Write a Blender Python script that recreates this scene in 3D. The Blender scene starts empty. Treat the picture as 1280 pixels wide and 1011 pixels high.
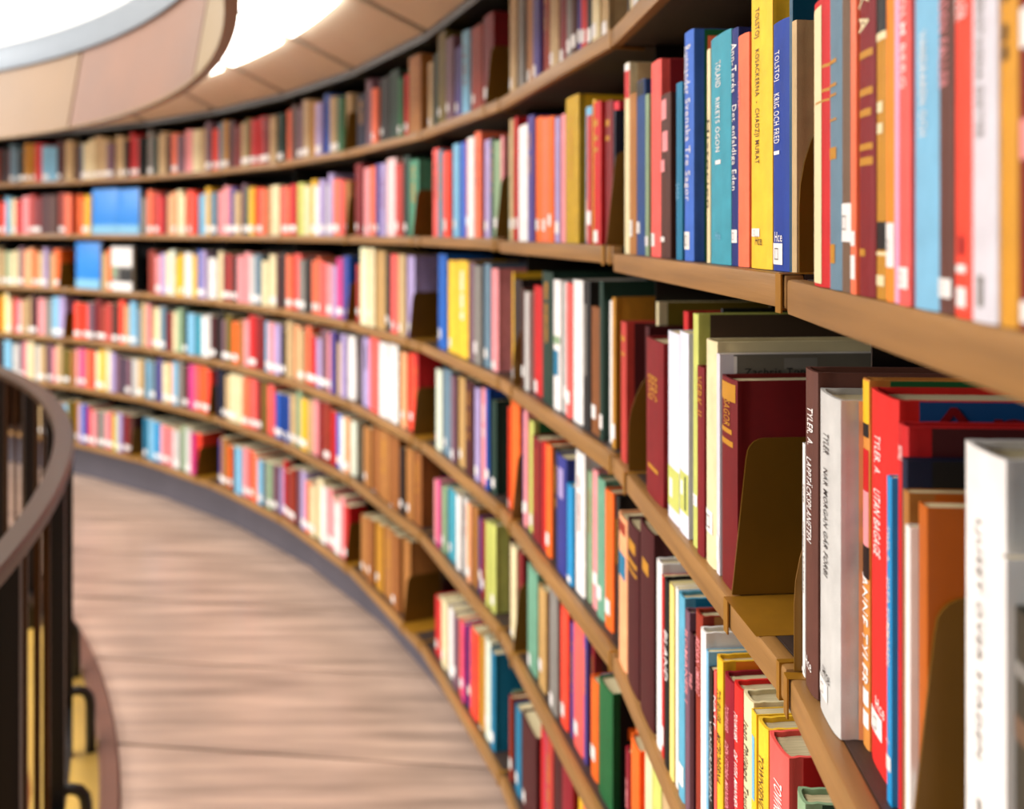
import bpy, bmesh, math, random
from mathutils import Vector, Matrix

scene = bpy.context.scene
col = scene.collection
random.seed(11)
EYE = 1.43                      # eye height above the gallery floor (m)

# ------------------------------------------------------------------ camera
cd = bpy.data.cameras.new('camera')
cam = bpy.data.objects.new('camera', cd)
col.objects.link(cam)
cam.location = (0, 0, EYE)
cam.rotation_euler = (math.pi / 2, 0, 0)
cd.sensor_width = 36.0
cd.lens = 36.0 * 1200 / 1280
cd.shift_y = -216.5 / 1280
cd.clip_start = 0.02
cd.dof.use_dof = True
cd.dof.focus_distance = 0.74
cd.dof.aperture_fstop = 4.6
scene.camera = cam

# ------------------------------------------------------------------ light
world = bpy.data.worlds.new('rotunda_daylight')
scene.world = world
world.use_nodes = True
bg = world.node_tree.nodes['Background']
bg.inputs[0].default_value = (1.0, 0.98, 0.95, 1)
bg.inputs[1].default_value = 0.17
# daylight through the tall windows on the far side of the round hall
for k, (ang, pw) in enumerate(((math.pi, 700), (math.pi-.62, 550), (math.pi+.62, 600))):
    wl = bpy.data.lights.new('hall_window', 'AREA')
    wl.shape = 'RECTANGLE'; wl.size = 4.0; wl.size_y = 2.8; wl.energy = pw; wl.color = (1.0, 0.985, 0.96)
    wo = bpy.data.objects.new('hall_window', wl); col.objects.link(wo)
    wo.location = (-5.778 + 6.3*math.cos(ang), .452 + 6.3*math.sin(ang), 4.3)
    aim = Vector((-1.0, 2.2, 1.0)) - wo.location
    wo.rotation_euler = aim.to_track_quat('-Z', 'Y').to_euler()
sk = bpy.data.lights.new('hall_skylight', 'AREA'); sk.shape = 'DISK'; sk.size = 6.0; sk.energy = 1300; sk.color = (1.0, 0.97, 0.93)
sko = bpy.data.objects.new('hall_skylight', sk); col.objects.link(sko); sko.location = (-5.778, .452, 8.5)
vs = scene.view_settings
vs.view_transform = 'Standard'; vs.look = 'None'; vs.gamma = 1.0; vs.exposure = 0.08
vs.use_curve_mapping = False

# ------------------------------------------------------------------ plan of the round gallery
CX, CY = -5.778, 0.452          # centre of the rotunda
JOINTS = {-4:(-0.4200,-2.0200), -3:(-0.1600,-1.3800), -2:(0.0400,-0.7000), -1:(0.1630,0.0000), 0:(0.2045,0.7094), 1:(0.1468,1.3760), 2:(-0.0249,2.1126), 3:(-0.2627,2.7838), 4:(-0.5785,3.4221), 5:(-0.9679,4.0184), 6:(-1.4253,4.5642), 7:(-1.9443,5.0519), 8:(-2.5175,5.4745), 9:(-3.1368,5.8261), 10:(-3.7935,6.1016), 11:(-4.4783,6.2972), 12:(-5.1814,6.4102), 13:(-5.8930,6.4389), 14:(-6.6029,6.3829), 15:(-7.3012,6.2430)}
ROWS = 'ABCDEF'
ORD = ['nearest', 'second', 'third', 'fourth', 'fifth', 'sixth', 'seventh', 'eighth', 'ninth', 'tenth', 'eleventh', 'twelfth', 'thirteenth', 'fourteenth']
SHELF = dict(A=.2655, B=-.042, C=-.350, D=-.6345, E=-.906, F=-1.224)   # underside, relative to the eye
SHELF_B = {-3:-.0615, -2:-.0615, -1:-.0615, 0:-.0615, 1:-.058, 2:-.047}
CLEAR = dict(A=.262, B=.275, C=.272, D=.255, E=.242, F=.288)
THICK = .026
BAYS = range(-2, 14)
def shelf_z(row, b): return EYE + (SHELF_B.get(b, SHELF['B']) if row == 'B' else SHELF[row])
def top_z(row, b): return shelf_z(row, b) + THICK
def bay_frame(b):
    n, f = Vector(JOINTS[b-1]), Vector(JOINTS[b])
    d = n - f
    return f, math.atan2(d.y, d.x), d.length
def polar(r, t, z): return Vector((CX + r*math.cos(t), CY + r*math.sin(t), z))

# ------------------------------------------------------------------ materials
def hexlin(h):
    v = [int(h[i:i+2], 16)/255 for i in (0, 2, 4)]
    return tuple(c/12.92 if c <= .04045 else ((c+.055)/1.055)**3.5 for c in v)
PAL = {k: v.split('|') for k, v in dict(
 wh='ece8e4|white', cr='e6dab8|cream', be='cdb690|beige', ta='b98a52|tan', tn='c8aa78|light tan', tn2='a9763f|brown', bw='6f4638|brown',
 db='402a22|dark brown', gy='9b9791|grey', lg='cfcdc9|light grey', bk='1f1d1c|black', dk='3a3836|charcoal', nv='1e2c50|navy blue',
 bl='2468b4|blue', cb='5b88cf|cornflower blue', lb='96c4da|light blue', te='1f8fab|teal', te2='3aa6cf|bright blue', te3='1b7cc4|bright blue',
 tq='58acba|turquoise', gb='8199a6|grey-blue', gn='2f7d4f|green', dg='2c5547|dark green', sg='a0b597|sage green', sg2='86b09a|sea green',
 sg3='6aa58a|sea green', lm='cfd184|lime green', ol='897a28|olive', ol2='c8a92c|mustard yellow', ye='ecc540|yellow', yl='f0cd4e|yellow',
 gd='c79a3a|mustard', my='d9a940|mustard yellow', oy='f2a03c|orange', so='f08f6c|salmon', pk='eba9ab|pink', pl='e3b6cf|pale pink',
 pr='f07c74|coral pink', hp='d6559a|magenta', co='f4664c|coral red', re='cf3236|red', rd='e2423a|bright red', rp='e0485a|pinkish red',
 dr='96222c|dark red', dc='8a1420|crimson', ma='641c25|maroon', dm='5e2434|maroon', cm='a31f3e|crimson', ru='a94c30|rust brown', sr='c85a50|brick red',
 pu='6d5d9c|purple', pb='4c549c|violet blue', li='bcaed0|lilac', mv='8f6f7c|mauve', pc='edb890|peach', ob='c47a2c|orange brown', **{'or': 'ee8534|orange'},
 tp='8a735f|taupe', ub='7d564a|brown', ls='dcd8dc|pale grey', dy='d8a05a|multicoloured', sb='1d6a9a|blue', cy='2da3d0|bright blue', sl='3b6494|slate blue',
 oy2='5c5648|olive grey', nb='22408a|dark blue', tb='1d57a8|royal blue', tl='1a6880|dark teal', wl='e2e2ea|white', br='6a5848|brown', ds='8b867c|grey', pt='efe29a|pale yellow',
 lt='7cb8cc|light blue', bz='9a6a3c|bronze brown', wg='dfe3d4|off-white', wp='f0d4d2|pale pink', wc='f4f0cf|cream', sk='4aa0e0|sky blue').items()}
def rgb(k): return hexlin(PAL[k][0])

def new_mat(name, rough=.5, metal=0., spec=.5):
    m = bpy.data.materials.new(name); m.use_nodes = True
    nt = m.node_tree; b = nt.nodes['Principled BSDF']
    b.inputs['Roughness'].default_value = rough; b.inputs['Metallic'].default_value = metal
    b.inputs['Specular IOR Level'].default_value = spec
    return m, nt, b
def N(nt, t, **kw):
    n = nt.nodes.new(t)
    for k, v in kw.items(): setattr(n, k, v)
    return n
def noise_mix(nt, b, colour_socket, scale, amount, vec=None, detail=4, bump=0., bscale=None, bdist=.001):
    """multiply a colour by a little noise and add fine relief"""
    tc = N(nt, 'ShaderNodeTexCoord')
    no = N(nt, 'ShaderNodeTexNoise'); no.inputs['Scale'].default_value = scale; no.inputs['Detail'].default_value = detail
    src = tc.outputs['Object']
    if vec:
        mp = N(nt, 'ShaderNodeMapping'); mp.inputs['Scale'].default_value = vec
        nt.links.new(src, mp.inputs['Vector']); src = mp.outputs['Vector']
    nt.links.new(src, no.inputs['Vector'])
    mr = N(nt, 'ShaderNodeMapRange'); mr.inputs['From Min'].default_value = .3; mr.inputs['From Max'].default_value = .7
    mr.inputs['To Min'].default_value = 1-amount; mr.inputs['To Max'].default_value = 1+amount*.4
    nt.links.new(no.outputs['Fac'], mr.inputs['Value'])
    vm = N(nt, 'ShaderNodeVectorMath', operation='SCALE')
    nt.links.new(colour_socket, vm.inputs[0]); nt.links.new(mr.outputs['Result'], vm.inputs['Scale'])
    nt.links.new(vm.outputs['Vector'], b.inputs['Base Color'])
    if bump:
        n2 = N(nt, 'ShaderNodeTexNoise'); n2.inputs['Scale'].default_value = bscale or scale*6
        nt.links.new(src, n2.inputs['Vector'])
        bp = N(nt, 'ShaderNodeBump'); bp.inputs['Strength'].default_value = bump; bp.inputs['Distance'].default_value = bdist
        nt.links.new(n2.outputs['Fac'], bp.inputs['Height']); nt.links.new(bp.outputs['Normal'], b.inputs['Normal'])
def rgb_node(nt, c):
    r = N(nt, 'ShaderNodeRGB'); r.outputs[0].default_value = (*c, 1); return r.outputs[0]
def simple(name, c, rough=.5, metal=0., scale=8., amount=.12, vec=None, bump=0., bscale=None, bdist=.001, spec=.5):
    m, nt, b = new_mat(name, rough, metal, spec)
    noise_mix(nt, b, rgb_node(nt, c), scale, amount, vec, bump=bump, bscale=bscale, bdist=bdist)
    return m
def object_colour(name, rough, bump, bscale, amount):
    m, nt, b = new_mat(name, rough, spec=.35)
    oi = N(nt, 'ShaderNodeObjectInfo')
    noise_mix(nt, b, oi.outputs['Color'], 45, amount, bump=bump, bscale=bscale, bdist=.0006)
    return m
M = {}
M['cloth'] = object_colour('book_cloth', .6, .25, 900, .14)
M['glossy'] = object_colour('book_jacket', .4, .05, 60, .08)
M['print'] = object_colour('printed_ink', .5, 0., 50, .05)
M['pages'] = simple('paper_edges', hexlin('dccfae'), .85, amount=.3, scale=5, vec=(160, 1, 1), bump=.3, bscale=8)
M['label'] = simple('label_paper', hexlin('efece8'), .6, amount=.04)
M['oak'] = simple('oak_edge', hexlin('ad8a5a'), .45, amount=.32, scale=7, vec=(.5, 6, 10), bump=.15, bscale=60)
M['shelf'] = simple('dark_shelf', hexlin('5a4a42'), .5, amount=.35, scale=30, vec=(1, 8, 8), bump=.2, bscale=300)
M['back'] = simple('dark_back', hexlin('1c1613'), .8, amount=.2)
M['black'] = simple('black_paint', hexlin('14120f'), .4, amount=.2)
M['plinth'] = simple('grey_plinth', hexlin('77727a'), .6, amount=.15, scale=4)
M['brass'] = simple('bookend_brass', hexlin('94721e'), .45, metal=.2, amount=.12, scale=20, bump=.08, bscale=400)
M['brass_light'] = simple('clip_brass', hexlin('b48c38'), .4, metal=.3, amount=.15, scale=30)
M['floor'] = None
M['panel'] = simple('cream_panel', hexlin('f6f0e0'), .6, amount=.06, scale=3)
M['rib'] = simple('dark_rib', hexlin('4a3c22'), .6, amount=.15)
M['fascia'] = simple('golden_fascia', hexlin('8c5c1c'), .45, metal=.05, amount=.18, scale=2.5)
M['fascia_y'] = simple('yellow_fascia', hexlin('8f6c0e'), .45, metal=.05, amount=.12, scale=2.5)
M['fascia_p'] = simple('olive_fascia', hexlin('967c42'), .45, amount=.08, scale=2.5)
M['cap'] = simple('grey_cap', hexlin('7c848c'), .35, metal=.2, amount=.05)
M['white'] = simple('white_plaster', hexlin('f2f0ec'), .9, amount=.03, scale=1)
M['ledge'] = simple('yellow_ledge', hexlin('c9ad66'), .5, amount=.12, scale=6)
M['kerb'] = simple('brown_nosing', hexlin('8a6656'), .5, amount=.12, scale=10)
M['iron'] = simple('black_iron', hexlin('100f0e'), .4, amount=.2)
M['bronze'] = simple('bronze_bar', hexlin('6b4d24'), .35, metal=.5, amount=.15)
M['rail'] = simple('bronze_handrail', hexlin('5e4630'), .35, metal=.2, amount=.15, scale=12)
M['low'] = simple('lower_wood', hexlin('a87445'), .5, amount=.3, scale=1.5)
m, nt, b = new_mat('gallery_boards', .3)
noise_mix(nt, b, rgb_node(nt, hexlin('c8b2a3')), 3.0, .42, vec=(.6, 6, 1), bump=.08, bscale=20)
M['floor'] = m
m, nt, b = new_mat('book_rows', .5, spec=.35)
at = N(nt, 'ShaderNodeAttribute'); at.attribute_name = 'Col'
noise_mix(nt, b, at.outputs['Color'], 30, .12)
M['rows'] = m
m, nt, b = new_mat('lamp_diffuser', .4)
b.inputs['Base Color'].default_value = (.9, .9, .88, 1)
b.inputs['Emission Color'].default_value = (1, .95, .88, 1); b.inputs['Emission Strength'].default_value = 7.0
M['lamp'] = m

# ------------------------------------------------------------------ mesh helpers
def mesh_obj(name, verts, faces, mat, parent=None, smooth=False):
    me = bpy.data.meshes.new(name)
    me.from_pydata([tuple(v) for v in verts], [], faces)
    me.update()
    if smooth:
        me.polygons.foreach_set('use_smooth', [True]*len(me.polygons))
        me.set_sharp_from_angle(angle=math.radians(38))
    o = bpy.data.objects.new(name, me); col.objects.link(o)
    if mat: me.materials.append(mat)
    if parent: o.parent = parent
    return o
def empty(name, loc, rz=0.):
    o = bpy.data.objects.new(name, None); col.objects.link(o)
    o.empty_display_size = .05; o.location = loc; o.rotation_euler = (0, 0, rz)
    return o
def tag(o, label=None, cat=None, group=None, kind=None):
    if label: o['label'] = label
    if cat: o['category'] = cat
    if group: o['group'] = group
    if kind: o['kind'] = kind
    return o
def box_v(x0, x1, y0, y1, z0, z1):
    v = [(x0,y0,z0),(x1,y0,z0),(x1,y1,z0),(x0,y1,z0),(x0,y0,z1),(x1,y0,z1),(x1,y1,z1),(x0,y1,z1)]
    f = [(0,3,2,1),(4,5,6,7),(0,1,5,4),(1,2,6,5),(2,3,7,6),(3,0,4,7)]
    return v, f
def box(name, x0, x1, y0, y1, z0, z1, mat, parent=None, bev=0.):
    v, f = box_v(x0, x1, y0, y1, z0, z1)
    if not bev: return mesh_obj(name, v, f, mat, parent)
    bm = bmesh.new(); vs_ = [bm.verts.new(p) for p in v]
    for q in f: bm.faces.new([vs_[i] for i in q])
    bmesh.ops.bevel(bm, geom=bm.edges[:], offset=bev, segments=2, affect='EDGES', profile=.6)
    me = bpy.data.meshes.new(name); bm.to_mesh(me); bm.free()
    me.polygons.foreach_set('use_smooth', [True]*len(me.polygons)); me.set_sharp_from_angle(angle=math.radians(40))
    o = bpy.data.objects.new(name, me); col.objects.link(o); me.materials.append(mat)
    if parent: o.parent = parent
    return o
def ring_sector(name, prof, t0, t1, n, mat, parent=None, smooth=True):
    """sweep a closed (r, z) profile around the rotunda axis"""
    v = []; f = []; k = len(prof)
    for i in range(n+1):
        t = t0 + (t1-t0)*i/n
        v += [polar(r, t, z) for r, z in prof]
    for i in range(n):
        for j in range(k):
            a, b_ = i*k+j, i*k+(j+1) % k
            f.append((a, b_, b_+k, a+k))
    f.append(tuple(range(k))[::-1]); f.append(tuple(n*k+j for j in range(k)))
    o = mesh_obj(name, v, f, mat, parent, smooth)
    bm = bmesh.new(); bm.from_mesh(o.data); bmesh.ops.recalc_face_normals(bm, faces=bm.faces[:]); bm.to_mesh(o.data); bm.free()
    return o
def tube(name, pts, r, mat, parent=None, n=8):
    v = []; f = []
    for i, p in enumerate(pts):
        d = (pts[min(i+1, len(pts)-1)] - pts[max(i-1, 0)]).normalized()
        a = d.cross(Vector((.31, .2, .93))).normalized(); b_ = d.cross(a)
        v += [p + a*r*math.cos(2*math.pi*k/n) + b_*r*math.sin(2*math.pi*k/n) for k in range(n)]
    for i in range(len(pts)-1):
        for k in range(n):
            f.append((i*n+k, i*n+(k+1) % n, (i+1)*n+(k+1) % n, (i+1)*n+k))
    f.append(tuple(range(n))[::-1]); f.append(tuple((len(pts)-1)*n+k for k in range(n)))
    return mesh_obj(name, v, f, mat, parent, True)

# ------------------------------------------------------------------ setting: floor, walls, soffit
T0, T1 = -0.55, 1.75
floor = ring_sector('floor', [(5.18, -.25), (5.18, -.021), (6.45, -.021), (6.45, -.25)], T0, T1, 90, M['back'])
tag(floor, 'worn pinkish brown wooden gallery floor with wide straight boards', 'floor', kind='structure')
# straight boards laid across the walkway, each cut to the ring
dirv = Vector((1, -.12, 0)).normalized(); nrm = Vector((.12, 1, 0)).normalized()
W = .50; off0 = 3.03 - 6*W
for k in range(-5, 18):
    a = off0 + k*W
    if k < 0 and a < -2.4: continue
    bm = bmesh.new()
    rings = []
    for i in range(91):
        t = T0 + (T1-T0)*i/90
        rings.append([bm.verts.new(polar(r, t, 0)) for r in (5.181, 5.5, 5.85, 6.2)])
    for i in range(90):
        for j in range(3):
            bm.faces.new((rings[i][j], rings[i][j+1], rings[i+1][j+1], rings[i+1][j]))
    for s, c in ((1, a+.005), (-1, a+W-.005)):
        bmesh.ops.bisect_plane(bm, geom=bm.verts[:]+bm.edges[:]+bm.faces[:], plane_co=nrm*c, plane_no=nrm*s, clear_inner=True)
    if not bm.faces: bm.free(); continue
    bmesh.ops.recalc_face_normals(bm, faces=bm.faces[:])
    ex = bmesh.ops.extrude_face_region(bm, geom=bm.faces[:])
    bmesh.ops.translate(bm, verts=[g for g in ex['geom'] if isinstance(g, bmesh.types.BMVert)], vec=(0, 0, -.02))
    bmesh.ops.recalc_face_normals(bm, faces=bm.faces[:])
    me = bpy.data.meshes.new('floor_board'); bm.to_mesh(me); bm.free()
    o = bpy.data.objects.new('floor_board', me); col.objects.link(o); me.materials.append(M['floor']); o.parent = floor
o = ring_sector('trim_1', [(5.13, -.25), (5.13, .004), (5.135, .012), (5.174, .012), (5.1805, .004), (5.1805, -.25)], T0, T1, 90, M['kerb'])
tag(o, 'brown rounded nosing along the inner edge of the walkway', 'trim', kind='structure')
o = ring_sector('trim_2', [(4.97, -.25), (4.97, -.012), (5.1295, -.012), (5.1295, -.25)], T0, T1, 90, M['ledge'])
tag(o, 'yellow painted ledge below the balustrade', 'ledge', kind='structure')
lf = bpy.data.meshes.new('floor_lower')
o = ring_sector('floor_lower', [(.3, -2.9), (.3, -2.85), (7.0, -2.85), (7.0, -2.9)], T0, 2*math.pi+T0, 64, M['low'])
tag(o, 'reddish wooden floor of the hall below the gallery', 'floor', kind='structure')
o = ring_sector('wall_lower', [(6.0, -2.85), (6.0, -.26), (6.1, -.26), (6.1, -2.85)], T0, T1+.9, 60, M['low'])
tag(o, 'brown lower wall under the gallery', 'wall', kind='structure')
o = ring_sector('wall_upper', [(7.2, 1.9), (7.2, 6.5), (7.3, 6.5), (7.3, 1.9)], T0, T1+1.0, 80, M['white'])
tag(o, 'white plaster wall of the round hall above the gallery', 'wall', kind='structure')
o = ring_sector('wall_back', [(6.42, 0), (6.42, 2.02), (6.5, 2.02), (6.5, 0)], T0, T1, 80, M['back'])
tag(o, 'dark wall behind the curved bookcases', 'wall', kind='structure')

# soffit over the shelves: sloping cream panels between dark ribs, one pair per bay
def tj(i): return .043 + .119*i
soffit = ring_sector('ceiling', [(5.52, EYE+.80), (6.5, EYE+.615), (6.5, EYE+.66), (5.52, EYE+.84)], T0, T1, 80, M['rib'])
tag(soffit, 'curved soffit of cream panels with dark ribs above the shelves', 'ceiling', kind='structure')
def sz(r): return EYE + .58 + (6.0-r)*.41
for i in range(-5, 14):
    a, b_ = tj(i)+.0035, tj(i+1)-.0035; ro = 5.635 if i < 3 else 5.76
    pr = [(ro+.012, sz(ro+.012)), (6.03, sz(6.03)), (6.03, sz(6.03)+.012), (ro+.012, sz(ro+.012)+.012)]
    ring_sector('ceiling_panel', pr, a, b_, 6, M['panel'], soffit)
for i in range(-5, 14):
    vis = {2: 'bright white strip lamp in the soffit nearest the top edge of the view', 3: 'second white strip lamp along the soffit, beside the golden parapet', 4: 'third strip lamp along the soffit, mostly hidden behind the golden parapet'}
    a, b_ = tj(i)+.010, tj(i+1)-.010; ro = 5.635 if i < 3 else 5.76
    root = empty('strip_lamp', polar(5.64, (a+b_)/2, sz(5.64)))
    tag(root, vis.get(i, ('%s strip lamp along the soffit, hidden behind the golden parapet' % ORD[i-2]) if i > 4 else ('%s strip lamp back along the soffit above the top edge of the view' % ORD[2-i])), 'lamp', 'strip lamps in the soffit')
    for nm, pr, mt in (('lamp_frame', [(5.545, sz(5.545)+.004), (ro+.01, sz(ro+.01)+.004), (ro+.01, sz(ro+.01)+.03), (5.545, sz(5.545)+.03)], M['rib']),
                       ('diffuser', [(5.555, sz(5.555)-.02), (ro, sz(ro)-.02), (ro, sz(ro)+.0035), (5.555, sz(5.555)+.0035)], M['lamp'])):
        o = ring_sector(nm, pr, a, b_, 6, mt)
        o.parent = root; o.matrix_parent_inverse = Matrix.Translation(-root.location)
# parapet of the gallery above: leaning golden panels with a grey metal cap
par = empty('parapet', polar(5.44, .6, EYE+.47))
tag(par, 'curved golden panelled parapet of the upper gallery with grey metal cap', 'parapet')
def under(o, root): o.parent = root; o.matrix_parent_inverse = Matrix.Translation(-root.location); return o
for k in range(-3, 5):
    a, b_ = .481+.316*k+.002, .481+.316*(k+1)-.002
    mt = M['fascia_p'] if k == -1 else (M['fascia'] if k == 0 else M['fascia_y'])
    under(ring_sector('parapet_panel', [(5.41, EYE+.47), (5.47, EYE+.82), (5.49, EYE+.82), (5.43, EYE+.47)], a, b_, 14, mt), par)
under(ring_sector('metal_cap', [(5.455, EYE+.82), (5.45, EYE+.92), (5.46, EYE+.945), (5.52, EYE+.945), (5.52, EYE+.82)], T0, T1, 90, M['cap']), par)
under(ring_sector('lower_lip', [(5.405, EYE+.462), (5.405, EYE+.47), (5.435, EYE+.47), (5.435, EYE+.462)], T0, T1, 90, M['fascia_p']), par)

# ------------------------------------------------------------------ balustrade
rail = empty('gallery_railing', polar(5.05, .45, 0))
tag(rail, 'curved dark bronze balustrade with black posts along the walkway', 'railing')
under(ring_sector('handrail', [(5.022, .85), (5.02, .872), (5.026, .88), (5.064, .88), (5.07, .872), (5.068, .85)], -.45, 1.7, 110, M['rail']), rail)
under(ring_sector('bottom_rail', [(5.035, .10), (5.035, .13), (5.065, .13), (5.065, .10)], -.45, 1.7, 110, M['iron']), rail)
def polar_bar(name, t, r, hr, ht, z0, z1, mat):
    e = Vector((math.cos(t), math.sin(t), 0)); s = Vector((-math.sin(t), math.cos(t), 0)); c = polar(r, t, 0)
    v = [c + e*a*hr + s*b_*ht + Vector((0, 0, z)) for z in (z0, z1) for a, b_ in ((-1,-1),(1,-1),(1,1),(-1,1))]
    f = [(0,3,2,1),(4,5,6,7),(0,1,5,4),(1,2,6,5),(2,3,7,6),(3,0,4,7)]
    return under(mesh_obj(name, v, f, mat), rail)
posts = [.247 + .1*k for k in range(-6, 14)]
for t in posts:
    polar_bar('post', t, 5.045, .022, .012, -.011, .848, M['iron'])
    for dt in (0,):
        e = Vector((math.cos(t+dt), math.sin(t+dt), 0)); c = polar(5.05, t+dt, 0)
        pts = [c + e*.0 + Vector((0,0,.165)), c + e*.03 + Vector((0,0,.165)), c + e*.047 + Vector((0,0,.158)), c + e*.058 + Vector((0,0,.142)), c + e*.062 + Vector((0,0,.12)), c + e*.062 + Vector((0,0,-.011))]
        under(tube('bracket', pts, .013, M['iron']), rail)
    for q in range(1, 4):
        polar_bar('baluster', t + .1*q/4, 5.045, .006, .004, .13, .848, M['bronze'])

# ------------------------------------------------------------------ bookcases
ROWN = dict(A='top', B='second', C='third', D='fourth', E='fifth', F='bottom')
for b in BAYS:
    f, rz, L = bay_frame(b)
    root = empty('bookcase', (f.x, f.y, 0), rz)
    if b < 0: lab = ('oak-edged bookcase bay just past the right edge of the picture' if b == -1 else 'oak-edged bookcase bay behind the viewer at the far right')
    elif b > 9: lab = 'oak-edged bookcase bay past the left edge, %s from the viewer' % ORD[b]
    else: lab = '%s bookcase bay from the viewer, six oak-edged dark shelves of books' % ORD[b]
    tag(root, lab, 'bookcase', 'curved bookcase bays')
    box('back_panel', .002, L-.002, .262, .27, .02, EYE+.575, M['back'], root)
    box('top_panel', 0, L, .012, .275, EYE+.555, EYE+.578, M['black'], root)
    box('plinth', -.0075, L+.0075, .13, .25, .0005, EYE+SHELF['F'], M['plinth'], root)
    box('side_panel', -.0015, .0015, .06, .262, EYE+SHELF['F'], EYE+.555, M['black'], root)
    for r in ROWS:
        z = shelf_z(r, b)
        s = box('shelf_board', .0015, L-.0015, .013, .262, z+.002, z+THICK, M['shelf'], root)
        box('shelf_edge', .0015, L-.0015, -.002, .0129, z, z+THICK, M['oak'], s, bev=.003)
        box('shelf_bracket', L-.016, L-.010, -.0035, .05, z-.0015, z+THICK+.001, M['brass_light'], s)

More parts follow.
